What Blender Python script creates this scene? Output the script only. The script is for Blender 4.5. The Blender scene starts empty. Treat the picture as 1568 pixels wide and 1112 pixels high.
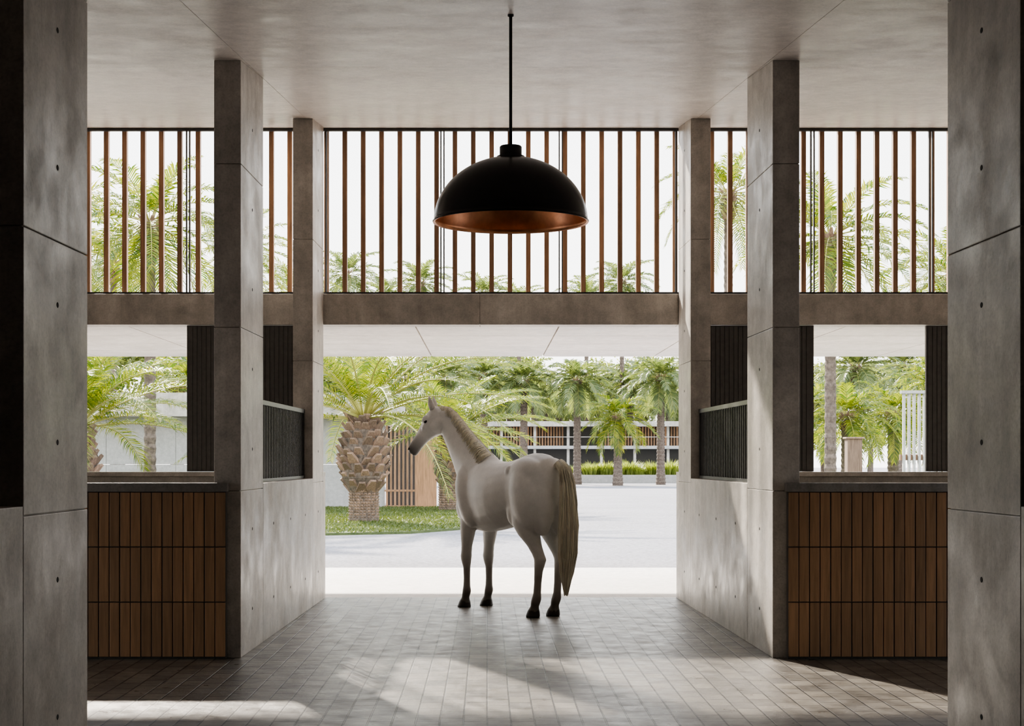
import bpy, math, random
from mathutils import Vector, Matrix, noise
R = random.Random(7)
scene = bpy.context.scene
col = scene.collection
# ------------------------------------------------------------------ materials
def newmat(name):
    m = bpy.data.materials.new(name); m.use_nodes = True
    nt = m.node_tree; nt.nodes.clear()
    out = nt.nodes.new('ShaderNodeOutputMaterial')
    b = nt.nodes.new('ShaderNodeBsdfPrincipled')
    nt.links.new(b.outputs[0], out.inputs[0])
    return m, nt, b, out
def N(nt, t, **kw):
    n = nt.nodes.new(t)
    for k, v in kw.items(): setattr(n, k, v)
    return n
def ramp(nt, fac, stops):
    r = N(nt, 'ShaderNodeValToRGB')
    e = r.color_ramp.elements
    while len(e) < len(stops): e.new(0.5)
    for i, (p, c) in enumerate(stops):
        e[i].position = p; e[i].color = (c[0], c[1], c[2], 1)
    nt.links.new(fac, r.inputs[0]); return r.outputs[0]
def noise_tex(nt, scale, detail=6, rough=.6, vec=None, dist=0):
    n = N(nt, 'ShaderNodeTexNoise'); n.inputs['Scale'].default_value = scale
    n.inputs['Detail'].default_value = detail; n.inputs['Roughness'].default_value = rough
    n.inputs['Distortion'].default_value = dist
    if vec is not None: nt.links.new(vec, n.inputs['Vector'])
    return n.outputs['Fac']
def objvec(nt, scale=(1,1,1), rot=(0,0,0), loc=(0,0,0)):
    tc = N(nt, 'ShaderNodeTexCoord'); mp = N(nt, 'ShaderNodeMapping')
    mp.inputs['Scale'].default_value = scale; mp.inputs['Rotation'].default_value = rot
    mp.inputs['Location'].default_value = loc
    nt.links.new(tc.outputs['Object'], mp.inputs['Vector']); return mp.outputs[0]
def mixc(nt, fac, a, b, mode='MIX'):
    m = N(nt, 'ShaderNodeMix', data_type='RGBA', blend_type=mode)
    if isinstance(fac, (int, float)): m.inputs[0].default_value = fac
    else: nt.links.new(fac, m.inputs[0])
    for idx, v in ((6, a), (7, b)):
        if isinstance(v, tuple): m.inputs[idx].default_value = (*v, 1)
        else: nt.links.new(v, m.inputs[idx])
    return m.outputs[2]
def bump(nt, b, h, strength=.2, dist=.01):
    bp = N(nt, 'ShaderNodeBump'); bp.inputs['Strength'].default_value = strength
    bp.inputs['Distance'].default_value = dist
    nt.links.new(h, bp.inputs['Height']); nt.links.new(bp.outputs[0], b.inputs['Normal'])
def concrete(name, base, rough=(.38, .6), contrast=.28, streak=True):
    m, nt, b, _ = newmat(name)
    v = objvec(nt)
    lo = tuple(c*(1-contrast) for c in base); hi = tuple(min(1, c*(1+contrast)) for c in base)
    c1 = ramp(nt, noise_tex(nt, 1.3, 8, .62, v, .6), [(.3, lo), (.7, hi)])
    c2 = ramp(nt, noise_tex(nt, 9, 6, .7, v), [(.3, (.78,.78,.78)), (.7, (1.1,1.1,1.1))])
    c3 = ramp(nt, noise_tex(nt, 60, 3, .6, v), [(.25, (.78,.78,.78)), (.55, (1,1,1))])
    c = mixc(nt, 1, c1, c2, 'MULTIPLY'); c = mixc(nt, 1, c, c3, 'MULTIPLY')
    if streak:
        vs = objvec(nt, (5, 5, .35))
        c4 = ramp(nt, noise_tex(nt, 1.5, 5, .6, vs), [(.3, (.82,.81,.80)), (.6, (1,1,1))])
        c = mixc(nt, 1, c, c4, 'MULTIPLY')
    nt.links.new(c, b.inputs['Base Color'])
    r = N(nt, 'ShaderNodeMapRange'); r.inputs[3].default_value = rough[0]; r.inputs[4].default_value = rough[1]
    r.inputs[1].default_value = .3; r.inputs[2].default_value = .7
    nt.links.new(noise_tex(nt, 3, 6, .6, v), r.inputs[0]); nt.links.new(r.outputs[0], b.inputs['Roughness'])
    bump(nt, b, noise_tex(nt, 25, 6, .65, v), .12, .01)
    return m
def plain(name, c, rough=.5, metal=0, nscale=20, var=.15, bs=.05):
    m, nt, b, _ = newmat(name); v = objvec(nt)
    cc = ramp(nt, noise_tex(nt, nscale, 5, .6, v), [(.3, tuple(x*(1-var) for x in c)), (.7, tuple(min(1, x*(1+var)) for x in c))])
    nt.links.new(cc, b.inputs['Base Color']); b.inputs['Roughness'].default_value = rough
    b.inputs['Metallic'].default_value = metal
    if bs: bump(nt, b, noise_tex(nt, nscale*2, 4, .6, v), bs, .01)
    return m
def wood(name, c, rough=.5, lo=.6, rv=.7):
    m, nt, b, _ = newmat(name)
    v = objvec(nt, (14, 14, .9))
    g = ramp(nt, noise_tex(nt, 2.5, 7, .65, v, .4), [(.3, tuple(x*lo for x in c)), (.7, tuple(min(1, x*1.25) for x in c))])
    geo = N(nt, 'ShaderNodeNewGeometry')
    r = ramp(nt, geo.outputs['Random Per Island'], [(0, (rv,rv,rv)), (1, (1.15,1.1,1.05))])
    nt.links.new(mixc(nt, 1, g, r, 'MULTIPLY'), b.inputs['Base Color'])
    b.inputs['Roughness'].default_value = rough
    bump(nt, b, noise_tex(nt, 3, 6, .6, v), .12, .005)
    return m
def leafmat(name, c1, c2, trans=.45):
    m, nt, b, out = newmat(name)
    geo = N(nt, 'ShaderNodeNewGeometry')
    c = ramp(nt, geo.outputs['Random Per Island'], [(0, c1), (1, c2)])
    nt.links.new(c, b.inputs['Base Color']); b.inputs['Roughness'].default_value = .45
    t = N(nt, 'ShaderNodeBsdfTranslucent')
    nt.links.new(mixc(nt, 1, c, (1.35, 1.3, .6), 'MULTIPLY'), t.inputs['Color'])
    mx = N(nt, 'ShaderNodeMixShader'); mx.inputs[0].default_value = trans
    nt.links.new(b.outputs[0], mx.inputs[1]); nt.links.new(t.outputs[0], mx.inputs[2])
    nt.links.new(mx.outputs[0], out.inputs[0])
    return m

M_conc = concrete('concrete_board', (.555, .52, .475), (.30, .55))
M_ceil = concrete('concrete_ceiling', (.76, .70, .655), (.30, .48), .14, False)
M_capc = concrete('concrete_cap_dark', (.24, .225, .21))
M_white = concrete('white_concrete', (.47, .46, .45), (.6, .8), .08, False)
M_pave = concrete('paving_slab', (.74, .72, .70), (.6, .8), .05, False)
M_tie = plain('tie_hole', (.02, .02, .02), .8)
M_dark = plain('dark_metal', (.07, .07, .07), .35, .6)
M_shut = plain('shutter_dark', (.10, .095, .09), .5)
M_wood = wood('panel_wood', (.34, .205, .115), .5, .72, .82)
M_slat = wood('slat_wood', (.46, .275, .165))
M_copper = plain('copper', (.85, .40, .22), .35, .85, 8, .25)
M_black = plain('lamp_black', (.012, .012, .013), .25, .2, 5, .1, 0)
M_frond = leafmat('frond_green', (.045, .10, .02), (.26, .28, .035))
M_frondhaze = leafmat('frond_far_haze', (.08, .12, .055), (.22, .26, .12))  # distance haze painted into the colour: paler, greyer green
M_treehaze = leafmat('broadleaf', (.10, .14, .05), (.30, .33, .14), .5)  # light green with the haze of distance put into the leaf colour
M_rachis = plain('rachis', (.36, .34, .10), .6)
M_boot = wood('palm_boot', (.32, .225, .17), .8, .5, .5)
M_trunk = plain('palm_trunk', (.14, .11, .09), .9, 0, 14, .5, .6)
M_grassb = leafmat('grass_blade', (.05, .085, .02), (.16, .19, .06), .3)
M_clump = leafmat('ornamental_blade', (.14, .20, .04), (.42, .46, .14), .4)
M_bulb = plain('bulb_glass', (.9, .8, .65), .2)

# floor pavers
M_floor, nt, b, _ = newmat('brick_pavers')
v = objvec(nt, (1, 1, 1), (0, 0, math.pi/2))
br = N(nt, 'ShaderNodeTexBrick'); nt.links.new(v, br.inputs['Vector'])
br.inputs['Scale'].default_value = 1
br.inputs['Brick Width'].default_value = .24; br.inputs['Row Height'].default_value = .14
br.inputs['Mortar Size'].default_value = .006; br.inputs['Mortar Smooth'].default_value = .3
br.inputs['Color1'].default_value = (.255, .235, .205, 1); br.inputs['Color2'].default_value = (.15, .14, .128, 1)
br.inputs['Mortar'].default_value = (.025, .023, .021, 1)
v2 = objvec(nt)
nz = ramp(nt, noise_tex(nt, 2.2, 7, .65, v2), [(.3, (.66,.66,.66)), (.7, (1.2,1.2,1.2))])
nt.links.new(mixc(nt, 1, br.outputs['Color'], nz, 'MULTIPLY'), b.inputs['Base Color'])
rr = N(nt, 'ShaderNodeMapRange'); rr.inputs[1].default_value = .3; rr.inputs[2].default_value = .7
rr.inputs[3].default_value = .24; rr.inputs[4].default_value = .5
nt.links.new(noise_tex(nt, 5, 6, .7, v2), rr.inputs[0]); nt.links.new(rr.outputs[0], b.inputs['Roughness'])
inv = N(nt, 'ShaderNodeMath', operation='SUBTRACT'); inv.inputs[0].default_value = 1
nt.links.new(br.outputs['Fac'], inv.inputs[1])
ad = N(nt, 'ShaderNodeMath', operation='MULTIPLY_ADD'); nt.links.new(noise_tex(nt, 18, 6, .7, v2), ad.inputs[0])
ad.inputs[1].default_value = .5; nt.links.new(inv.outputs[0], ad.inputs[2])
bump(nt, b, ad.outputs[0], .65, .011)

M_gravel, nt, b, _ = newmat('gravel')
v = objvec(nt)
c1 = ramp(nt, noise_tex(nt, 14, 8, .8, v), [(.35, (.12,.118,.128)), (.65, (.38,.37,.40))])
c2 = ramp(nt, noise_tex(nt, .25, 4, .6, v), [(.3, (.80,.80,.80)), (.7, (1.05,1.05,1.05))])
nt.links.new(mixc(nt, 1, c1, c2, 'MULTIPLY'), b.inputs['Base Color']); b.inputs['Roughness'].default_value = .9
bump(nt, b, noise_tex(nt, 30, 6, .8, v), .6, .02)
M_lawn, nt, b, _ = newmat('lawn')
v = objvec(nt)
nt.links.new(ramp(nt, noise_tex(nt, 6, 8, .8, v), [(.3, (.04,.065,.018)), (.7, (.15,.18,.07))]), b.inputs['Base Color'])
b.inputs['Roughness'].default_value = .9
bump(nt, b, noise_tex(nt, 30, 6, .8, v), .6, .02)

# ------------------------------------------------------------------ mesh builder
class MB:
    def __init__(s): s.v = []; s.f = []; s.m = []; s.mats = []
    def mi(s, m):
        if m not in s.mats: s.mats.append(m)
        return s.mats.index(m)
    def add(s, vs, fs, m):
        o = len(s.v); k = s.mi(m)
        s.v += [tuple(p) for p in vs]; s.f += [tuple(i+o for i in f) for f in fs]; s.m += [k]*len(fs)
    def hexa(s, p, m):   # 4 bottom ccw, 4 top ccw
        s.add(p, [(3,2,1,0),(4,5,6,7),(0,1,5,4),(1,2,6,5),(2,3,7,6),(3,0,4,7)], m)
    def box(s, x0, x1, y0, y1, z0, z1, m):
        s.hexa([(x0,y0,z0),(x1,y0,z0),(x1,y1,z0),(x0,y1,z0),(x0,y0,z1),(x1,y0,z1),(x1,y1,z1),(x0,y1,z1)], m)
    def tube(s, pts, rad, m, n=8, caps=True):
        vs = []; fs = []
        for i, p in enumerate(pts):
            p = Vector(p)
            a = Vector(pts[max(0, i-1)]); c = Vector(pts[min(len(pts)-1, i+1)])
            t = (c-a).normalized()
            ref = Vector((0, 0, 1)) if abs(t.z) < .9 else Vector((1, 0, 0))
            u = t.cross(ref).normalized(); w = u.cross(t)
            r = rad[i] if isinstance(rad, (list, tuple)) else rad
            for k in range(n):
                an = 2*math.pi*k/n
                vs.append(p+u*math.cos(an)*r+w*math.sin(an)*r)
        for i in range(len(pts)-1):
            for k in range(n):
                fs.append((i*n+k, i*n+(k+1) % n, (i+1)*n+(k+1) % n, (i+1)*n+k))
        if caps:
            fs.append(tuple(range(n))[::-1]); fs.append(tuple((len(pts)-1)*n+k for k in range(n)))
        s.add(vs, fs, m)
    def lathe(s, prof, m, n=64, c=(0, 0, 0)):
        vs = []; fs = []
        for r, z in prof:
            for k in range(n):
                a = 2*math.pi*k/n; vs.append((c[0]+r*math.cos(a), c[1]+r*math.sin(a), c[2]+z))
        for i in range(len(prof)-1):
            for k in range(n):
                fs.append((i*n+k, i*n+(k+1) % n, (i+1)*n+(k+1) % n, (i+1)*n+k))
        s.add(vs, fs, m)
    def mesh(s, name):
        me = bpy.data.meshes.new(name); me.from_pydata(s.v, [], s.f); me.update()
        for m in s.mats: me.materials.append(m)
        me.polygons.foreach_set('material_index', s.m)
        return me
    def obj(s, name, smooth=False, bevel=0, parent=None):
        me = s.mesh(name)
        o = bpy.data.objects.new(name, me); col.objects.link(o)
        if smooth: me.polygons.foreach_set('use_smooth', [True]*len(me.polygons))
        if bevel:
            bm = o.modifiers.new('bevel', 'BEVEL'); bm.width = bevel; bm.segments = 2; bm.limit_method = 'ANGLE'
        if parent: o.parent = parent
        return o

# ------------------------------------------------------------------ building
def xl(y): return -1.912+.266*(y/12.03-1)
def xr(y): return 2.216-.266*(y/12.03-1)
def zc(y): return 3.318+.1099*y
FY = 17.05   # facade inner plane
SX = 7.2     # side wall distance
def wallbox(mb, side, off0, off1, y0, y1, z0, z1, m, ztop=None):
    f = (lambda y, o: xl(y)-o) if side < 0 else (lambda y, o: xr(y)+o)
    a0, a1 = f(y0, off0), f(y0, off1); b0, b1 = f(y1, off0), f(y1, off1)
    if side < 0: a0, a1, b0, b1 = a1, a0, b1, b0
    t0 = ztop(y0) if ztop else z1; t1 = ztop(y1) if ztop else z1
    mb.hexa([(a0,y0,z0),(a1,y0,z0),(b1,y1,z0),(b0,y1,z0),(a0,y0,t0),(a1,y0,t0),(b1,y1,t1),(b0,y1,t1)], m)
def tie(mb, x, y, z, side, r=.015):
    n = 10; vs = []
    d = 1 if side < 0 else -1
    for dx in (-.01*d, .0015*d):
        for k in range(n):
            a = 2*math.pi*k/n; vs.append((x+dx, y+r*math.cos(a)*1.3, z+r*math.sin(a)))
    fs = [(k, (k+1) % n, n+(k+1) % n, n+k) for k in range(n)]+[tuple(range(n, 2*n))]
    mb.add(vs, fs, M_tie)
JOINT = [0, 1.30, 2.57, 3.84]
def column(side, y0, y1):
    mb = MB()
    for i, z in enumerate(JOINT):
        last = i == len(JOINT)-1
        if last and min(zc(y0), zc(y1)) < z+.05: continue
        nx = JOINT[i+1]-.005 if not last else None
        if last or (JOINT[i+1] > zc(y0)-.05):
            wallbox(mb, side, 0, .208, y0, y1, z, 0, M_conc, ztop=lambda y: zc(y)-.001)
            break
        wallbox(mb, side, 0, .208, y0, y1, z, nx, M_conc)
    wallbox(mb, side, .012, .196, y0+.012, y1-.012, .01, 0, M_conc, ztop=lambda y: zc(y)-.02)
    ym = (y0+y1)/2
    x = xl(ym) if side < 0 else xr(ym)
    for k in range(8):
        z = .335+.645*k
        if z < zc(ym)-.15: tie(mb, x, ym, z, side)
    mb.obj('concrete_column', bevel=.004)
for s in (-1, 1):
    for y0, y1 in ((6.78, 7.78), (12.03, 13.07), (16.18, FY)):
        column(s, y0, y1)
for s in (-1, 1):
    for y0, y1 in ((13.075, 16.175), (1.5, 6.775)):
        mb = MB()
        wallbox(mb, s, 0, .2, y0, y1, 0, 1.34, M_conc)
        for yy in (y0+.55, (y0+y1)/2, y1-.55):
            for z in (.335, .98):
                tie(mb, xl(yy) if s < 0 else xr(yy), yy, z, s)
        mb.obj('stall_low_wall', bevel=.004)
    mb = MB()
    y0, y1 = 13.08, 16.17
    wallbox(mb, s, .085, .125, y0, y1, 1.342, 1.37, M_dark)
    wallbox(mb, s, .08, .13, y0, y1, 2.02, 2.06, M_dark)
    wallbox(mb, s, .085, .125, y0, y0+.04, 1.37, 2.02, M_dark)
    wallbox(mb, s, .085, .125, y1-.04, y1, 1.37, 2.02, M_dark)
    n = 34
    for i in range(1, n):
        y = y0+(y1-y0)*i/n
        wallbox(mb, s, .097, .113, y-.009, y+.009, 1.37, 2.02, M_dark)
    mb.obj('stall_grille')
    mb = MB()
    xin = (xl(12.03)-.105) if s < 0 else (xr(12.03)+.105)
    xo = s*(SX-.01)
    a, bb = min(xin, xo), max(xin, xo)
    mb.box(a, bb, 11.97, 12.028, .0, 1.29, M_shut)
    pitch = .163
    x = xin
    while abs(x) < SX-.2:
        for row in range(3):
            z0 = .02+row*.425
            for (p0, p1) in ((.004, .078), (.084, .159)):
                xa, xb = x+s*p0, x+s*p1
                mb.box(min(xa, xb), max(xa, xb), 11.945, 11.969, z0, z0+.417, M_wood)
        x += s*pitch
    cx = xin
    mb.box(min(cx-s*.015, xo), max(cx-s*.015, xo), 11.93, 12.029, 1.292, 1.36, M_capc)
    mb.obj('stall_partition', bevel=.003)
    mb = MB(); mb.box(min(s*2.45, s*(SX-.01)), max(s*2.45, s*(SX-.01)), 12.035, 12.2, 0, 1.30, M_conc)
    mb.obj('stall_back_panel', bevel=.004)
    mb = MB()
    x0 = (xl(7)-.21) if s < 0 else (xr(7)+.21)
    mb.box(min(x0, xo), max(x0, xo), 7.5, 7.7, 0, 1.34, M_conc)
    mb.obj('cross_aisle_low_wall', bevel=.004)

# facade
for s, nm in ((-1, 'left'), (1, 'right')):
    mb = MB()
    xi = xl(FY) if s < 0 else xr(FY)
    mb.box(min(xi, s*SX), max(xi, s*SX), FY+.0, FY+.2, 0, 1.35, M_conc)
    mb.box(min(xi, s*SX), max(xi, s*SX), FY-.12, FY+.22, 1.352, 1.40, M_conc)
    mb.obj('wall_front_'+nm, bevel=.004)
mb = MB()
for x0, x1 in ((-SX, -5.2), (-5.195, -2.0), (-1.995, -.083), (-.078, 2.1), (2.105, 5.3), (5.305, SX)):
    mb.box(x0, x1, FY+.0, FY+.25, 3.02, 3.36, M_conc)
mb.box(-SX+.1, SX-.1, FY+.01, FY+.24, 3.03, 3.35, M_conc)
mb.obj('facade_beam', bevel=.004)
for x0, x1 in ((-3.31, -1.83), (2.15, 3.60), (4.84, 6.2), (-6.9, -5.5)):
    mb = MB()
    mb.box(x0, x1, FY+.04, FY+.09, 1.405, 3.015, M_shut)
    x = x0+.02
    while x < x1-.05:
        mb.box(x, x+.042, FY+.03, FY+.04, 1.42, 3.0, M_shut); x += .05
    mb.obj('sliding_shutter')
mulls = [-3.295-1.307, -3.295, -.488, .818, 3.597, 3.597+1.307]
for wi, (x0, x1) in enumerate(((-SX, xl(FY)-.1), (xl(FY)-.1, xr(FY)+.1), (xr(FY)+.1, SX))):
    mb = MB()
    yA, yB = FY+.05, FY+.09
    mb.box(x0, x1, yA, yB, 3.361, 3.385, M_dark)
    mb.box(x0, x1, yA, yB, zc(yA)-.035, zc(yA)-.002, M_dark)
    for m in mulls:
        if x0 < m < x1:
            mb.box(m-.03, m-.016, yA, yB, 3.385, zc(yA)-.03, M_shut)
            mb.box(m+.004, m+.018, yA, yB, 3.385, zc(yA)-.03, M_shut)
    if wi == 1:
        for m in (xl(FY)+.012, xr(FY)-.03): mb.box(m, m+.02, yA, yB, 3.385, zc(yA)-.03, M_dark)
    k = math.ceil((x0+1.579)/.2035)
    while -1.579+k*.2035 < x1:
        x = -1.579+k*.2035
        mb.box(x-.026, x+.026, FY+.13, FY+.20, 3.361, zc(FY+.13)-.002, M_slat); k += 1
    mb.obj('window_%d' % (wi+1))
mb = MB()
xs = [-12+1.6*i for i in range(17)]
ys = [FY+.255, 18.6, 19.9, 21.1, 22.4]
for i in range(len(xs)-1):
    for j in range(4):
        mb.box(xs[i]+.008, xs[i+1]-.008, ys[j]+.008, ys[j+1]-.008, 3.02, 3.07, M_ceil)
mb.box(-12, 13.6, FY+.255, 22.4, 3.05, 3.34, M_conc)
mb.obj('entrance_canopy')
mb = MB()
y0, y1 = -6, FY+.27
CX = SX+.2
xs = [-CX, -4.9, xl(14)-.02, xr(14)+.02, 5.2, CX]
ys = [-6, -1, 4, 8.2, 12.4, y1]
for i in range(5):
    for j in range(5):
        a, c = xs[i]+.002, xs[i+1]-.002; p, q = ys[j]+.002, ys[j+1]-.002
        mb.hexa([(a,p,zc(p)),(c,p,zc(p)),(c,q,zc(q)),(a,q,zc(q)),(a,p,zc(p)+.05),(c,p,zc(p)+.05),(c,q,zc(q)+.05),(a,q,zc(q)+.05)], M_ceil)
mb.hexa([(-CX,y0,zc(y0)+.02),(CX,y0,zc(y0)+.02),(CX,y1,zc(y1)+.02),(-CX,y1,zc(y1)+.02),(-CX,y0,zc(y0)+.35),(CX,y0,zc(y0)+.35),(CX,y1,zc(y1)+.35),(-CX,y1,zc(y1)+.35)], M_ceil)
mb.obj('ceiling')
# side walls; unseen opening at the cross aisle end added for fill light
for s, nm in ((-1, 'left'), (1, 'right')):
    mb = MB(); a, c = min(s*SX, s*CX), max(s*SX, s*CX)
    def seg(p, q, z0):
        mb.hexa([(a,p,z0),(c,p,z0),(c,q,z0),(a,q,z0),(a,p,zc(p)),(c,p,zc(p)),(c,q,zc(q)),(a,q,zc(q))], M_conc)
    seg(-6, 8.9, 0); seg(8.9, 11.1, 2.5); seg(11.1, FY+.25, 0)
    mb.obj('wall_'+nm)
mb = MB()
mb.box(-SX, SX, -6, -5.8, 0, zc(-6), M_conc)
mb.obj('wall_back')
mb = MB(); mb.box(-CX, CX, -6.2, FY+.22, -.2, 0, M_floor); mb.obj('floor')
mb = MB(); mb.box(-14, 14, FY+.225, 22.0, -.2, -.002, M_pave); mb.obj('entrance_paving')

# grounds
gm = MB()
gm.add([(-160,22.0,-.02),(160,22.0,-.02),(160,260,-.02),(-160,260,-.02)], [(0,1,2,3)], M_gravel)
gm.add([(-160,-40,-.21),(160,-40,-.21),(160,22.0,-.21),(-160,22.0,-.21)], [(0,1,2,3)], M_gravel)
def lawn(mb, outline, z=.03, blades=9000, h=.05):
    n = len(outline)
    vs = [(x, y, -.02) for x, y in outline]+[(x, y, z) for x, y in outline]
    mb.add(vs, [(i, (i+1) % n, n+(i+1) % n, n+i) for i in range(n)]+[tuple(range(n, 2*n))], M_lawn)
    xs = [p[0] for p in outline]; ys = [p[1] for p in outline]
    def inside(x, y):
        c = False
        for i in range(n):
            a, b2 = outline[i], outline[(i+1) % n]
            if (a[1] > y) != (b2[1] > y) and x < (b2[0]-a[0])*(y-a[1])/(b2[1]-a[1])+a[0]: c = not c
        return c
    vv = []; ff = []
    for _ in range(blades):
        x = R.uniform(min(xs), max(xs)); y = R.uniform(min(ys), max(ys))
        if not inside(x, y): continue
        a = R.uniform(0, 6.28); w = .015; hh = h*R.uniform(.5, 1.3); o = len(vv)
        dx, dy = math.cos(a)*w, math.sin(a)*w
        vv += [(x-dx, y-dy, z), (x+dx, y+dy, z), (x+R.uniform(-.05,.05), y+R.uniform(-.05,.05), z+hh)]; ff.append((o, o+1, o+2))
    mb.add(vv, ff, M_grassb)
lawn(gm, [(-12,31.1),(-10,31.0),(-4,31.2),(-1.6,32.2),(.3,35.5),(.9,40),(.6,48.4),(-12,48.4)], blades=50000)
gm.add([(-40,31.2,.03),(-12,31.1,.03),(-12,48.4,.03),(-40,48.4,.03)], [(0,1,2,3)], M_lawn)
lawn(gm, [(5.5,27),(20,27),(30,40),(30,60),(8,60),(6.3,40)], blades=16000)
gm.obj('ground')

# ------------------------------------------------------------------ palms
def frond(mb, base, az, e0, L, droop, n, leafL, mat, lw=.035):
    p = Vector(base); seg = L/14; e = e0; pts = [p.copy()]; tans = []
    for i in range(14):
        t = (i+.5)/14
        e = e0-droop*(t**1.25)
        d = Vector((math.cos(az)*math.cos(e), math.sin(az)*math.cos(e), math.sin(e)))
        tans.append(d); p = p+d*seg; pts.append(p.copy())
    mb.tube(pts, [.03*(1-.8*i/14)*max(.5, L/4) for i in range(15)], M_rachis, 3, False)
    side = Vector((-math.sin(az), math.cos(az), 0)); vs = []; fs = []
    for k in range(n):
        t = .12+.88*(k+.5)/n; fi = t*14; i = min(13, int(fi)); q = pts[i].lerp(pts[i+1], fi-i); d = tans[i]
        up = side.cross(d)
        if up.z < 0: up = -up
        ll = leafL*(math.sin(math.pi*(.12+.80*t))**.7)
        for sg in (-1, 1):
            l2 = ll*R.uniform(.85, 1.1)
            dr = (side*sg*(1-.35*t)+d*(.55+.5*t)+up*R.uniform(.1, .5)).normalized()
            w = d*lw*.5
            mid = q+dr*l2*.5; tip = q+dr*l2+Vector((0, 0, -.28*l2*R.uniform(.4, 1.5)))
            o = len(vs)
            vs += [q-w*.5, q+w*.5, mid+w, mid-w, tip]
            fs += [(o, o+1, o+2, o+3), (o+3, o+2, o+4)]
    mb.add(vs, fs, mat)
def crown(mb, z, L, nf, mat, n=40, leafL=.5, emin=-.5, lw=.035, dr=(.9, 1.5)):
    for i in range(nf):
        f = i/(nf-1)
        az = i*2.39996+R.uniform(-.15, .15)
        e0 = 1.35-(1.35-emin)*f**.9+R.uniform(-.1, .1)
        frond(mb, (math.cos(az)*.1, math.sin(az)*.1, z+.15*(1-f)), az, e0, L*R.uniform(.85, 1.08)*(.75+.25*min(1, f*2)), R.uniform(*dr)*(1.1-.3*f), n, leafL, mat, lw)
def mesh_canary(name, h=2.5, rb=.36, rtop=.66, zb=.85, L=3.9, nf=44, seed=1):
    global R
    R = random.Random(seed); mb = MB()
    prof = [(rb*1.08, -.05), (rb, .2), (rb*.97, zb-.12), (rb*1.1, zb), (rtop*.8, zb+.25), (rtop*.87, (zb+h)/2+.1), (rtop*.72, h-.35), (rtop*.5, h), (.02, h+.15)]
    mb.lathe(prof, M_trunk, 28)
    z = .05
    while z < zb-.05:
        k = int(26)
        for i in range(k):
            a = 2*math.pi*i/k+z*7+R.uniform(-.05, .05); r = rb*.98
            c = Vector((math.cos(a)*r, math.sin(a)*r, z)); t = Vector((-math.sin(a), math.cos(a), 0)); o = Vector((math.cos(a), math.sin(a), 0))
            mb.add([c-t*.045, c+t*.045, c+t*.03+Vector((0,0,.06)), c-t*.03+Vector((0,0,.06)), c+o*.03+Vector((0,0,.045))], [(0,1,4),(1,2,4),(2,3,4),(3,0,4)], M_boot)
        z += .07
    nrow = 9
    for row in range(nrow):
        f = row/(nrow-1); z = zb-.05+(h-zb-.05)*f
        r = rb+(rtop*.9-rb)*math.sin(min(1, f*2.2)*math.pi/2) if f < .5 else rtop*(.9-.35*(f-.5)*2)
        k = 12
        for i in range(k):
            a = 2*math.pi*(i+.5*(row % 2))/k+R.uniform(-.1, .1)
            o = Vector((math.cos(a), math.sin(a), 0)); t = Vector((-math.sin(a), math.cos(a), 0))
            c = o*r*.78+Vector((0, 0, z+R.uniform(-.04, .04))); upv = Vector((0, 0, 1))
            dirv = (o*(.85-.1*f)+upv*(.8+.3*f)+t*R.uniform(-.2, .2)).normalized(); ln = R.uniform(.26, .40)*rtop/.66; nrm = t.cross(dirv)
            w0, w1, th = .17*rtop/.66, .075*rtop/.66, .045
            c2 = c+dirv*ln
            p = [c-t*w0-nrm*th, c+t*w0-nrm*th, c+t*w0+nrm*th, c-t*w0+nrm*th,
                 c2-t*w1-nrm*th*.6, c2+t*w1-nrm*th*.6, c2+t*w1*.8+nrm*th*.7, c2-t*w1*.8+nrm*th*.7]
            mb.hexa(p, M_boot)
    crown(mb, h, L, nf, M_frond, 66, .55, .12, .034, (.75, 1.45))
    return mb.mesh(name)
def mesh_tall(name, h, r, L, nf, mat, n=30, leafL=.45, seed=2, lw=.05):
    global R
    R = random.Random(seed); mb = MB()
    k = int(h/.22); prof = []
    for i in range(k+1):
        z = h*i/k; rr = r*(1.25-.25*min(1, z/1.0))*(1-.15*z/h)
        prof += [(rr*1.07, z-.05), (rr*.93, z+.04)]
    mb.lathe(prof, M_trunk, 14)
    for i in range(46):
        a = i*2.4; z = h-.7+.75*i/46; o = Vector((math.cos(a), math.sin(a), 0)); t = Vector((-math.sin(a), math.cos(a), 0))
        c = o*r*.7+Vector((0,0,z)); d = (o*.6+Vector((0,0,.8))).normalized(); nn = t.cross(d); c2 = c+d*.28
        mb.hexa([c-t*.07-nn*.03, c+t*.07-nn*.03, c+t*.07+nn*.03, c-t*.07+nn*.03, c2-t*.03-nn*.01, c2+t*.03-nn*.01, c2+t*.03+nn*.01, c2-t*.03+nn*.01], M_boot)
    crown(mb, h, L, nf, mat, n, leafL, -.75, lw)
    return mb.mesh(name)
def place(me, name, x, y, rot=0, s=1, sz=1):
    o = bpy.data.objects.new(name, me); col.objects.link(o)
    o.location = (x, y, -.02); o.rotation_euler = (0, 0, rot); o.scale = (s, s, s*sz); return o
mc1 = mesh_canary('canary_palm', seed=3, nf=40, L=4.9)
mc2 = mesh_canary('canary_palm_b', h=2.2, rb=.27, rtop=.42, zb=.9, L=3.2, nf=32, seed=5)
place(mc1, 'date_palm', -2.99, 37.6, .4)
place(mc2, 'date_palm', -1.15, 45.6, 1.0, 1.0)
place(mc2, 'date_palm', -7.9, 30, 2.2, .98)
mt = mesh_tall('tall_palm', 6.2, .13, 2.5, 34, M_frond, 34, .5, 11)
mt2 = mesh_tall('tall_palm_b', 9.0, .14, 2.7, 32, M_frond, 34, .5, 12)
mf1 = mesh_tall('far_palm', 6.2, .24, 2.6, 34, M_frondhaze, 26, .7, 13, .11)
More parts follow.
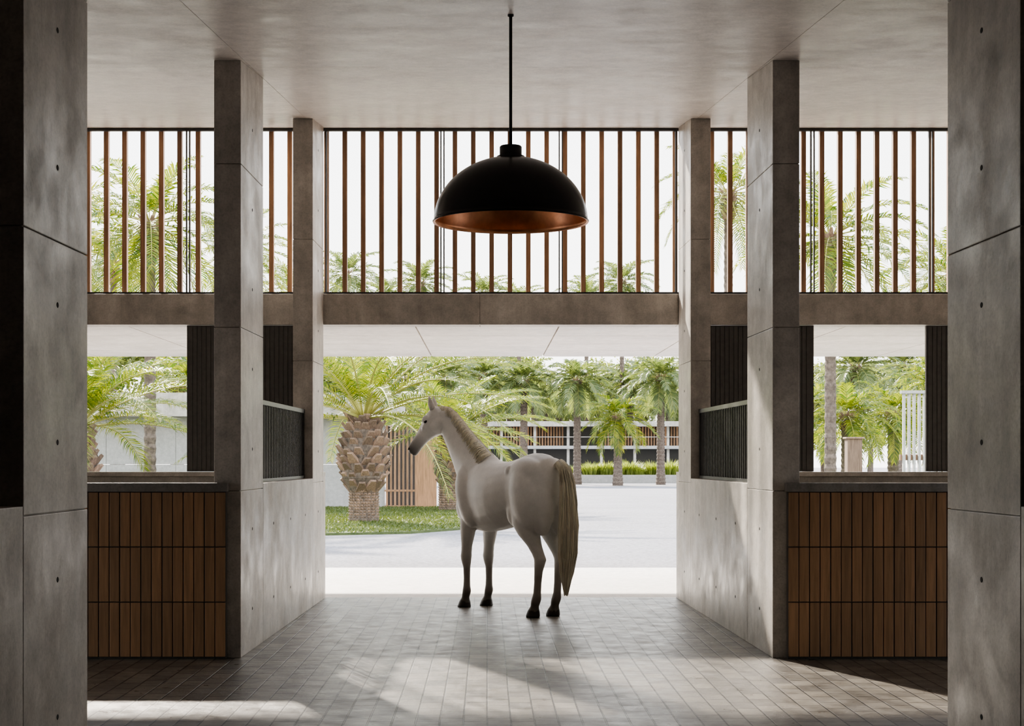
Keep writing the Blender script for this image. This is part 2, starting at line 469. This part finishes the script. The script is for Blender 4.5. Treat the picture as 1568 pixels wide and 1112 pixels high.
mf2 = mesh_tall('far_palm_b', 10.5, .13, 2.5, 30, M_frondhaze, 24, .6, 14, .09)
mf3 = mesh_tall('far_palm_c', 3.9, .26, 2.6, 34, M_frond, 26, .6, 15, .08)
for me, x, y, r, s in ((mf1,2.2,93,0,1),(mf1,5.4,93,2,1),(mf3,7.5,89,1,1),(mf1,10.3,92,3,1.02),(mf1,-.2,95,4,1.05),(mf1,-2.2,84,5,.95),
        (mf1,-5,92,2.5,1),(mf1,13.5,93,1.2,1),(mf1,3.8,125,2.2,1.15),(mf1,8.2,128,.3,1.15),(mf1,12,130,1.3,1.2),(mf1,.8,132,4.3,1.2),(mf1,6.5,140,3.3,1.25),(mf1,15,128,3.3,1.1),(mf1,-4,130,3.9,1.2),
        (mf1,2,136,2.2,1.3),(mf1,10,137,.3,1.3),(mf1,5,134,1.3,1.2),(mf1,-1.5,137,4.3,1.3),(mf1,13.5,136,2.3,1.35),(mf1,18,134,.3,1.3),
        (mf2,-11.2,124,1,1.55),(mf2,-8.4,128,2,1.4),(mf2,-5.4,126,3,1.5),(mf2,-.3,130,4,1.45),(mf2,2.6,127,4,1.35),(mf2,8.2,128,5,1.4),(mf2,11.3,130,.6,1.55),
        (mt,-8.7,40,1,1.22),(mt,-11.4,36,2.2,1.1),(mt2,-8.9,56,.7,1.0),(mt2,-13.5,56,.2,.95),(mt2,-8.0,64,3.7,.93),(mt,-12.5,44,3,1.3),
        (mt2,7.0,45,.5,1.02),(mt,7.75,35,1.9,1.05),(mt,13.6,45,.9,1.1),(mt2,17.5,56,1.4,.85),
        (mf3,11.6,50,2,.75),(mf3,14.4,55,3,.8),(mf3,12.8,62,.5,.9),(mf3,17.5,60,.8,1.1),(mf3,22,75,.8,1.2),(mf1,19,80,1,1),(mf1,24,90,1,1.1),(mf3,-12,60,1,1.1)):
    place(me, 'palm_tree', x, y, r, s)
# broadleaf trees far behind the pavilion
def mesh_tree(name, h, cr, nleaf, seed):
    q = random.Random(seed); mb = MB()
    mb.tube([(0,0,-.05),(.1,0,h*.3),(0,.1,h*.6)], [.3,.22,.12], M_trunk, 8)
    blobs = [(q.uniform(-1,1)*cr*.7, q.uniform(-1,1)*cr*.7, h*q.uniform(.35,.92), cr*q.uniform(.35,.6)) for _ in range(16)]
    for bx, by_, bz, br_ in blobs[:8]:
        mb.tube([(0,.05,h*.35),(bx*.6,by_*.6,(bz+h*.35)/2),(bx,by_,bz)], [.12,.08,.03], M_trunk, 5)
    vs = []; fs = []
    for _ in range(nleaf):
        bx, by_, bz, br_ = q.choice(blobs)
        d = Vector((q.gauss(0,1), q.gauss(0,1), q.gauss(0,.8))).normalized()*br_*q.uniform(.6,1.05)
        c = Vector((bx,by_,bz))+d; a = Vector((q.gauss(0,1), q.gauss(0,1), q.gauss(0,1))).normalized(); b2 = a.cross(d).normalized(); s = q.uniform(.12,.24)
        o = len(vs); vs += [c-a*s, c-b2*s*.6, c+a*s, c+b2*s*.6]; fs.append((o,o+1,o+2,o+3))
    mb.add(vs, fs, M_treehaze); return mb.mesh(name)
tr = mesh_tree('broadleaf_tree', 10.5, 3.6, 6000, 21)
q = random.Random(31)
for i in range(17):
    place(tr, 'broadleaf_tree', -16+3.4*i+q.uniform(-.8,.8), 152+q.uniform(-4,8), q.uniform(0,6), q.uniform(.75,1.15))
for x, y, s in ((-17,72,.75),(-14,78,.8),(-20,66,.8),(36,104,.9),(42,98,.9),(37,90,.8),(-10.5,90,.7)):
    place(tr, 'broadleaf_tree', x, y, x, s)

def mesh_clump(name, r, h, n, mat, seed):
    q = random.Random(seed); mb = MB(); vs = []; fs = []
    for _ in range(n):
        a = q.uniform(0, 6.28); rr = r*math.sqrt(q.random())*.7; x, y = rr*math.cos(a), rr*math.sin(a)
        hh = h*q.uniform(.5, 1.1)*(1-.5*(rr/r)); lean = q.uniform(.2, .8)*hh; b = a+q.uniform(-.8, .8)
        w = .025; tx, ty = -math.sin(b)*w, math.cos(b)*w; o = len(vs)
        vs += [(x-tx,y-ty,0),(x+tx,y+ty,0),(x+math.cos(b)*lean*.35+tx,y+math.sin(b)*lean*.35+ty,hh*.6),(x+math.cos(b)*lean*.35-tx,y+math.sin(b)*lean*.35-ty,hh*.6),(x+math.cos(b)*lean,y+math.sin(b)*lean,hh)]
        fs += [(o,o+1,o+2,o+3),(o+3,o+2,o+4)]
    mb.add(vs, fs, mat); return mb.mesh(name)
cl = mesh_clump('grass_clump', .9, 1.0, 600, M_clump, 3)
q = random.Random(9)
cp = [(5.6+.85*i+q.uniform(-.3,.3), 99.0+q.uniform(0,1.5), q.uniform(.6,1.25)) for i in range(8)]
for x, y, s in cp:
    o = place(cl, 'ornamental_grass', x, y, q.uniform(0, 6), s); o.location.z = .5
for i in range(26):
    x = 9.2+q.uniform(0, 9); y = 44+q.uniform(0, 14)
    place(cl, 'ornamental_grass', x, y, q.uniform(0, 6), q.uniform(.6, 1.0))
mb = MB(); mb.box(4.6, 30, 97.6, 98.0, -.02, .5, M_white); mb.box(4.6, 30, 98.0, 102, -.02, .49, M_lawn); mb.obj('planter')

# far pavilion
mb = MB()
bx0, bx1, by = -6, 22, 108
mb.box(bx0-1, bx1+1, by-1.5, by+8, 3.75, 4.1, M_conc)
mb.box(bx0, bx1, by-1.2, by+8, 2.2, 2.42, M_white)
mb.box(bx0, bx1, by+1.5, by+8, -.02, 3.75, M_shut)
x = bx0
while x <= bx1:
    mb.box(x, x+.18, by-1.0, by-.8, -.02, 3.75, M_conc); x += 2.3
x = bx0+.2; i = 0
while x < bx1:
    if (i//14) % 3 != 1: mb.box(x, x+.12, by+.2, by+.3, 2.42, 3.75, M_slat)
    x += .2; i += 1
mb.box(bx0, bx1, by-1.15, by-1.1, 3.0, 3.05, M_conc)
mb.obj('pavilion_building')
mb = MB()
for i in range(14):
    x1 = -3.25-2.2*i
    for z0, z1 in ((-.02, 1.35), (1.36, 2.85)):
        mb.box(x1-2.19, x1, 49, 49.25, z0, z1, M_white)
mb.box(-34, -2.8, 48.3, 53, 2.86, 3.6, M_conc)
mb.box(-3.3, -1.55, 48.9, 49.3, 2.6, 2.86, M_shut)
mb.box(-2.28, -1.6, 48.95, 49.1, -.02, 2.6, M_slat)
x = -3.2
while x < -2.35:
    mb.box(x, x+.06, 48.95, 49.05, .05, 2.6, M_slat); x += .13
mb.box(-3.24, -2.29, 48.93, 49.06, -.02, .06, M_slat); mb.box(-3.24, -2.29, 48.93, 49.06, .5, .56, M_slat)
mb.box(-3.24, -2.29, 50.2, 50.3, -.02, 2.6, M_shut)
mb.obj('outbuilding')
mb = MB()
x = 10.6
while x < 12.5:
    mb.box(x, x+.06, 39.5, 39.6, -.02, 3.2, M_white); x += .13
mb.box(10.55, 12.6, 39.45, 39.65, 3.2, 3.28, M_white); mb.box(10.55, 12.6, 39.6, 39.7, 1.5, 1.65, M_slat)
mb.obj('lattice_screen')
mb = MB()
mb.box(9.3, 9.68, 40, 40.35, -.02, 2.05, M_boot); mb.box(9.26, 9.72, 39.96, 40.39, 2.05, 2.1, M_boot)
mb.obj('gate_pillar', bevel=.01)

# ------------------------------------------------------------------ pendant lamp
LX, LY, LZ = .152, 10.02, 3.077
mb = MB()
prof = []
for i in range(25):
    a = math.pi/2*i/24
    prof.append((.498*math.cos(a)+.0001, .42*math.sin(a)))
outer = [(.502, -.004), (.506, .004)]+prof[:-1]+[(.075, .418)]
mb.lathe(outer, M_black, 72, (LX, LY, LZ))
inner = [(.502, -.004), (.492, .0)]+[(.49*math.cos(math.pi/2*i/24)+.0001, .41*math.sin(math.pi/2*i/24)) for i in range(25)]
mb.lathe(inner[::-1], M_copper, 72, (LX, LY, LZ))
mb.lathe([(.09, .40), (.09, .425), (.072, .43), (.072, .485), (.066, .492), (.03, .494), (.012, .50)], M_black, 40, (LX, LY, LZ))
mb.lathe([(.035, .41), (.035, .30), (.028, .295), (.001, .295)], M_black, 24, (LX, LY, LZ))
mb.lathe([(.015, .30), (.03, .27), (.045, .23), (.04, .19), (.02, .165), (.001, .16)], M_bulb, 24, (LX, LY, LZ))
mb.tube([(LX, LY, LZ+.49), (LX, LY, zc(LY)-.002)], .0105, M_black, 12)
mb.lathe([(.02, zc(LY)-LZ+.004), (.02, zc(LY)-LZ-.012), (.012, zc(LY)-LZ-.015)], M_black, 24, (LX, LY, LZ))
mb.obj('pendant_lamp', smooth=True)

# ------------------------------------------------------------------ horse
HO = Vector((.232, 15.68, 0)); HF = Vector((-.53, .848, 0)).normalized(); HL = Vector((-.848, -.53, 0)).normalized()
def hl(a, l, z): return HO+HF*a+HL*l+Vector((0, 0, z))
hb = MB(); dummy = M_tie
def loft(mb, secs, m, n=20):
    vs = []; fs = []
    for c, u, v in secs:
        for k in range(n):
            a = 2*math.pi*k/n; vs.append(c+u*math.cos(a)+v*math.sin(a))
    for i in range(len(secs)-1):
        for k in range(n): fs.append((i*n+k, i*n+(k+1) % n, (i+1)*n+(k+1) % n, (i+1)*n+k))
    fs.append(tuple(range(n))[::-1]); fs.append(tuple((len(secs)-1)*n+k for k in range(n)))
    mb.add(vs, fs, m)
UP = Vector((0, 0, 1))
trunk = [(-.84,1.28,.08,.06),(-.80,1.28,.19,.14),(-.72,1.27,.29,.215),(-.6,1.255,.345,.262),(-.45,1.25,.355,.268),(-.3,1.24,.33,.262),(-.12,1.20,.33,.285),
         (.05,1.175,.343,.295),(.22,1.165,.36,.28),(.38,1.175,.39,.25),(.52,1.165,.375,.23),(.66,1.14,.32,.21),(.78,1.12,.22,.165),(.84,1.11,.12,.10)]
loft(hb, [(hl(a,0,z), HL*w, UP*h) for a, z, h, w in trunk], dummy)
def ellips(c, ra, rl, rz, tilt=0):
    secs = []
    ax = (HF*math.sin(tilt)+UP*math.cos(tilt)); fx = (HF*math.cos(tilt)-UP*math.sin(tilt))
    for i in range(1, 12):
        t = math.pi*i/12; k = math.sin(t)
        secs.append((c+ax*(-math.cos(t)*rz), HL*rl*k, fx*ra*k))
    loft(hb, secs, dummy)
def thick(z):
    return 1.0 if z > .95 else (1.2 if z < .8 else 1.0+.2*(.95-z)/.15)
for sg in (1, -1):
    ellips(hl(-.55, .15*sg, 1.18), .23, .155, .36, .28)     # thigh
    ellips(hl(-.50, .14*sg, 1.40), .26, .12, .16, .1)        # croup
    ellips(hl(-.72, .10*sg, 1.10), .12, .115, .31, .05)      # buttock
    ellips(hl(-.36, .17*sg, 1.00), .10, .085, .13, .3)       # stifle
    ellips(hl(-.30, .19*sg, 1.43), .06, .055, .06)           # hip point
    ellips(hl(.56, .15*sg, 1.15), .15, .125, .34, .35)      # shoulder
    ellips(hl(.46, .165*sg, 1.03), .13, .085, .15, -.3)      # triceps
    ellips(hl(.68, .09*sg, 1.05), .15, .115, .18)           # breast
    o = .118*sg
    H = [(-.50,o*1.1,1.15,.21,.13),(-.50,o*1.15,1.0,.205,.13),(-.50,o*1.15,.90,.16,.115),(-.545,o*1.1,.80,.108,.082),(-.62,o,.70,.072,.056),(-.685,o,.62,.066,.044),
         (-.72,o,.57,.066,.043),(-.708,o,.52,.054,.04),(-.69,o,.45,.041,.034),(-.677,o,.34,.035,.030),(-.667,o,.24,.036,.031),(-.655,o,.185,.046,.038),(-.64,o,.15,.045,.038),
         (-.625,o,.11,.037,.034),(-.61,o,.08,.045,.043),(-.605,o,.065,.052,.049),(-.59,o,.0,.066,.060)]
    loft(hb, [(hl(a,l,z), HL*rl*thick(z), HF*ra*thick(z)) for a, l, z, ra, rl in H], dummy)
    o = .136*sg
    F = [(.56,o,1.05,.14,.09),(.57,o,.93,.115,.085),(.59,o,.84,.088,.07),(.605,o,.74,.068,.058),(.62,o,.64,.052,.047),(.628,o,.57,.05,.046),(.634,o,.53,.053,.049),
         (.63,o,.48,.046,.043),(.62,o,.42,.035,.032),(.618,o,.30,.032,.029),(.62,o,.22,.035,.031),(.62,o,.175,.043,.037),(.628,o,.145,.041,.036),
         (.645,o,.105,.035,.033),(.655,o,.078,.043,.042),(.66,o,.063,.050,.048),(.675,o,.0,.064,.060)]
    loft(hb, [(hl(a,l,z), HL*rl*thick(z), HF*ra*thick(z)) for a, l, z, ra, rl in F], dummy)
neck = [(hl(.24,0,1.17),.30,.22),(hl(.38,0,1.22),.32,.205),(hl(.52,.01,1.33),.315,.175),(hl(.66,.025,1.47),.272,.142),(hl(.78,.045,1.61),.222,.114),(hl(.885,.07,1.745),.178,.096),
        (hl(.965,.10,1.865),.148,.082),(hl(1.03,.13,1.96),.125,.075),(hl(1.075,.165,2.03),.10,.07)]
secs = []
for i, (c, d, w) in enumerate(neck):
    a = neck[max(0, i-1)][0]; e = neck[min(len(neck)-1, i+1)][0]
    t = (e-a).normalized(); u = t.cross(UP).normalized(); v = u.cross(t)
    secs.append((c, u*w, v*d))
loft(hb, secs, dummy)
POLL = hl(1.10, .185, 2.055)
hd = Vector((-.31, .10, -.44)).normalized(); HLEN = .555
hu = hd.cross(UP).normalized(); hv = hu.cross(hd).normalized()
if hv.z < 0: hv = -hv
head = [(-.06,-.02,.06,.05),(0,-.01,.095,.075),(.10,-.03,.125,.088),(.22,-.04,.137,.095),(.34,-.038,.128,.09),(.46,-.022,.102,.072),(.6,-.012,.08,.056),(.74,-.008,.07,.05),(.86,-.008,.069,.052),(.95,-.012,.062,.048),(1.0,-.018,.045,.036)]
loft(hb, [(POLL+hd*t*HLEN+hv*o, hu*w, hv*d) for t, o, d, w in head], dummy)
for sg in (1, -1):
    for t, o, r, lat in ((.90,.02,.028,.035),(.27,.055,.036,.075),(.22,-.08,.065,.055),(.42,.01,.03,.065),(.93,-.035,.026,.025)):
        c = POLL+hd*t*HLEN+hv*o+hu*lat*sg
        loft(hb, [(c+hd*(-math.cos(math.pi*i/8)*r*1.4), hu*r*math.sin(math.pi*i/8), hv*r*math.sin(math.pi*i/8)) for i in range(1, 8)], dummy, 12)
def bake(o):
    dg = bpy.context.evaluated_depsgraph_get(); dg.update()
    m2 = bpy.data.meshes.new_from_object(o.evaluated_get(dg)); bpy.data.objects.remove(o); return m2
tmp = hb.obj('horse_tmp')
rm = tmp.modifiers.new('r', 'REMESH'); rm.mode = 'VOXEL'; rm.voxel_size = .010
m1 = bake(tmp)
tmp = bpy.data.objects.new('horse_tmp2', m1); col.objects.link(tmp)
vg = tmp.vertex_groups.new(name='torso')
for vtx in m1.vertices:
    p = vtx.co; wgt = max(0, min(1, (p.z-.85)/.2)); wgt *= max(0, min(1, (2.0-p.z)/.2))
    if (p-(POLL+hd*.3)).length < .38: wgt = 0
    if wgt > 0: vg.add([vtx.index], wgt, 'REPLACE')
sm = tmp.modifiers.new('s1', 'SMOOTH'); sm.factor = .6; sm.iterations = 20; sm.vertex_group = 'torso'
sm = tmp.modifiers.new('s', 'SMOOTH'); sm.factor = .5; sm.iterations = 6
me = bake(tmp)
me.name = 'horse_body'
MUZ = POLL+hd*HLEN
ca = me.color_attributes.new('Coat', 'FLOAT_COLOR', 'POINT')
def mixv(a, b, t): t = max(0, min(1, t)); return [a[i]*(1-t)+b[i]*t for i in range(3)]
cols = []
for vtx in me.vertices:
    p = vtx.co; c = [.95, .945, .93]
    nn = noise.noise(p*3.0)*.5+noise.noise(p*14)*.35
    c = mixv(c, [.74, .745, .745], .25+nn*.6)
    z = p.z+noise.noise(p*12)*.04
    if z < .95: c = mixv(c, [.62, .61, .59], (.95-z)/.4)
    if z < .55: c = mixv(c, [.36, .335, .31], (.55-z)/.16)
    if z < .25: c = mixv(c, [.16, .145, .13], (.25-z)/.12)
    if z < .07: c = [.05, .042, .036]
    dm = (p-MUZ).length
    if dm < .30: c = mixv(c, [.13, .125, .125], (.25-dm)/.20)
    cols += [c[0], c[1], c[2], 1]
ca.data.foreach_set('color', cols)
me.polygons.foreach_set('use_smooth', [True]*len(me.polygons))
M_coat, nt, b, _ = newmat('horse_coat')
at = N(nt, 'ShaderNodeVertexColor', layer_name='Coat'); v = objvec(nt)
nt.links.new(mixc(nt, 1, at.outputs[0], ramp(nt, noise_tex(nt, 45, 5, .7, v), [(.3,(.92,.92,.92)),(.7,(1.0,1.0,1.0))]), 'MULTIPLY'), b.inputs['Base Color'])
b.inputs['Roughness'].default_value = .48
vh = objvec(nt, (1, 1, .25))
bump(nt, b, noise_tex(nt, 90, 4, .6, vh), .15, .004)
M_hair = wood('horse_hair', (.86, .80, .67), .5, .8, .8)
M_eye = plain('horse_eye', (.01, .008, .006), .1)
M_ear = plain('horse_ear', (.78, .76, .73), .7)
me.materials.clear(); me.materials.append(M_coat)
horse = bpy.data.objects.new('horse', None); col.objects.link(horse); horse.location = (HO.x, HO.y, 0)
bpy.context.view_layer.update()
inv = Matrix.Translation((-HO.x, -HO.y, 0))
def child(o):
    o.parent = horse; o.matrix_parent_inverse = inv
body = bpy.data.objects.new('body', me); col.objects.link(body); child(body)
mb = MB()
for sg in (1, -1):
    c = POLL+hd*.30*HLEN+hv*.035+hu*.090*sg
    loft(mb, [(c+hd*(-math.cos(math.pi*i/8)*.022), hu*.014*math.sin(math.pi*i/8), hv*.017*math.sin(math.pi*i/8)) for i in range(1, 8)], M_eye, 12)
    c = POLL+hd*.93*HLEN+hv*.024+hu*.052*sg
    loft(mb, [(c+hd*(-math.cos(math.pi*i/8)*.02), hu*.008*math.sin(math.pi*i/8), hv*.011*math.sin(math.pi*i/8)) for i in range(1, 8)], M_eye, 12)
child(mb.obj('eyes_and_nostrils', smooth=True))
mb = MB()
for sg in (1, -1):
    b0 = POLL+hv*.06+hu*.045*sg+hd*.03; ed = (UP*.9+hv*.25+hu*.18*sg).normalized()
    es = [(0,.028,.024),(.04,.034,.024),(.08,.03,.018),(.12,.018,.010),(.15,.004,.003)]
    e1 = hu; e2 = ed.cross(e1).normalized()
    loft(mb, [(b0+ed*t, e1*w2, e2*w1) for t, w1, w2 in es], M_ear, 12)
child(mb.obj('ears', smooth=True))
q = random.Random(4); mb = MB()
tail = [(-.77,1.46,.035),(-.85,1.49,.05),(-.93,1.42,.06),(-.97,1.28,.075),(-.985,1.08,.088),(-.985,.86,.095),(-.975,.64,.085),(-.955,.45,.06),(-.94,.25,.02)]
core = [hl(a,-.03,z) for a, z, r in tail]
secs = []
for i, c in enumerate(core):
    t = (core[min(len(core)-1,i+1)]-core[max(0,i-1)]).normalized(); v1 = HL.cross(t).normalized(); r = tail[i][2]
    secs.append((c, HL*r*.85, v1*r*.75))
loft(mb, [(c, u*.85, v1*.85) for c, u, v1 in secs[:-1]], M_hair, 14)
for _ in range(800):
    a = q.uniform(0, 6.28); k = q.uniform(.6, 1.15); ln = q.uniform(.7, 1.08); pts = []; ph = q.uniform(0, 6.28)
    for i, (c, u, v1) in enumerate(secs):
        w = 1+.035*i*math.sin(i*1.3+ph)
        aa = a+.14*math.sin(i*.9+ph)
        pts.append(c+u*math.cos(aa)*k*w+v1*math.sin(aa)*k*w-UP*(ln-1)*.3*i/8)
    if ln < .85: pts = pts[:-1]
    mb.tube(pts, [.0045]*(len(pts)-1)+[.001], M_hair, 4, False)
child(mb.obj('tail', smooth=True))
mb = MB()
crest = []
for i, (c, d, w) in enumerate(neck):
    if i < 2: continue
    a = neck[max(0, i-1)][0]; e = neck[min(len(neck)-1, i+1)][0]
    t = (e-a).normalized(); u = t.cross(UP).normalized(); v1 = u.cross(t)
    if v1.z < 0: v1 = -v1
    if u.dot(HL) < 0: u = -u
    crest.append((c+v1*d*.97, u, v1, w))
crest.append((POLL+hv*.075+hd*.0, hu if hu.dot(HL) > 0 else -hu, hv, .05))
for _ in range(1900):
    f = q.uniform(.25, len(crest)-1.01); i = int(f); k = f-i
    p = crest[i][0].lerp(crest[i+1][0], k); u = crest[i][1].lerp(crest[i+1][1], k).normalized(); v1 = crest[i][2].lerp(crest[i+1][2], k).normalized(); w = crest[i][3]*(1-k)+crest[i+1][3]*k
    sd = 1 if q.random() < .4 else -1
    L = q.uniform(.03, .12) if sd > 0 else q.uniform(.1, .2)
    tt = (crest[i][0]-crest[i+1][0]).normalized()*q.uniform(-.01, .05)
    pts = [p-v1*.01, p+v1*.008+u*sd*.015, p-v1*L*.45+u*sd*(w*.55+.008)+tt*.5, p-v1*L+u*sd*(w*.8+.01)-UP*.02+tt]
    mb.tube(pts, [.004,.005,.004,.001], M_hair, 4, False)
child(mb.obj('mane', smooth=True))

# ------------------------------------------------------------------ light, world, camera
EL = math.radians(31.4)
sd = Vector((.378, -.927, 0)).normalized()*math.cos(EL)+Vector((0, 0, -math.sin(EL)))
sl = bpy.data.lights.new('sun', 'SUN'); sl.energy = 11.5; sl.angle = math.radians(1.6); sl.color = (1, .90, .78)
so = bpy.data.objects.new('sun', sl); col.objects.link(so); so.rotation_euler = sd.to_track_quat('-Z', 'Y').to_euler(); so.location = (-20, 60, 40)
w = bpy.data.worlds.new('world'); scene.world = w; w.use_nodes = True; nt = w.node_tree; nt.nodes.clear()
out = nt.nodes.new('ShaderNodeOutputWorld'); bg = nt.nodes.new('ShaderNodeBackground')
tc = nt.nodes.new('ShaderNodeTexCoord'); sp = nt.nodes.new('ShaderNodeSeparateXYZ'); nt.links.new(tc.outputs['Generated'], sp.inputs[0])
cr = nt.nodes.new('ShaderNodeValToRGB'); nt.links.new(sp.outputs[2], cr.inputs[0])
cr.color_ramp.elements[0].position = 0; cr.color_ramp.elements[0].color = (1, .975, .935, 1)
cr.color_ramp.elements[1].position = .7; cr.color_ramp.elements[1].color = (.80, .88, 1, 1)
nt.links.new(cr.outputs[0], bg.inputs[0]); bg.inputs[1].default_value = 2.8; nt.links.new(bg.outputs[0], out.inputs[0])
cd = bpy.data.cameras.new('camera'); cam = bpy.data.objects.new('camera', cd); col.objects.link(cam)
cam.location = (0, 0, 1.55); cam.rotation_euler = (math.pi/2, 0, 0)
cd.sensor_width = 36; cd.lens = 54.5; cd.shift_x = 38/1568; cd.shift_y = 146/1568; cd.clip_end = 1000
scene.camera = cam
scene.view_settings.view_transform = 'AgX'
scene.view_settings.look = 'AgX - Medium High Contrast'
scene.view_settings.exposure = .55
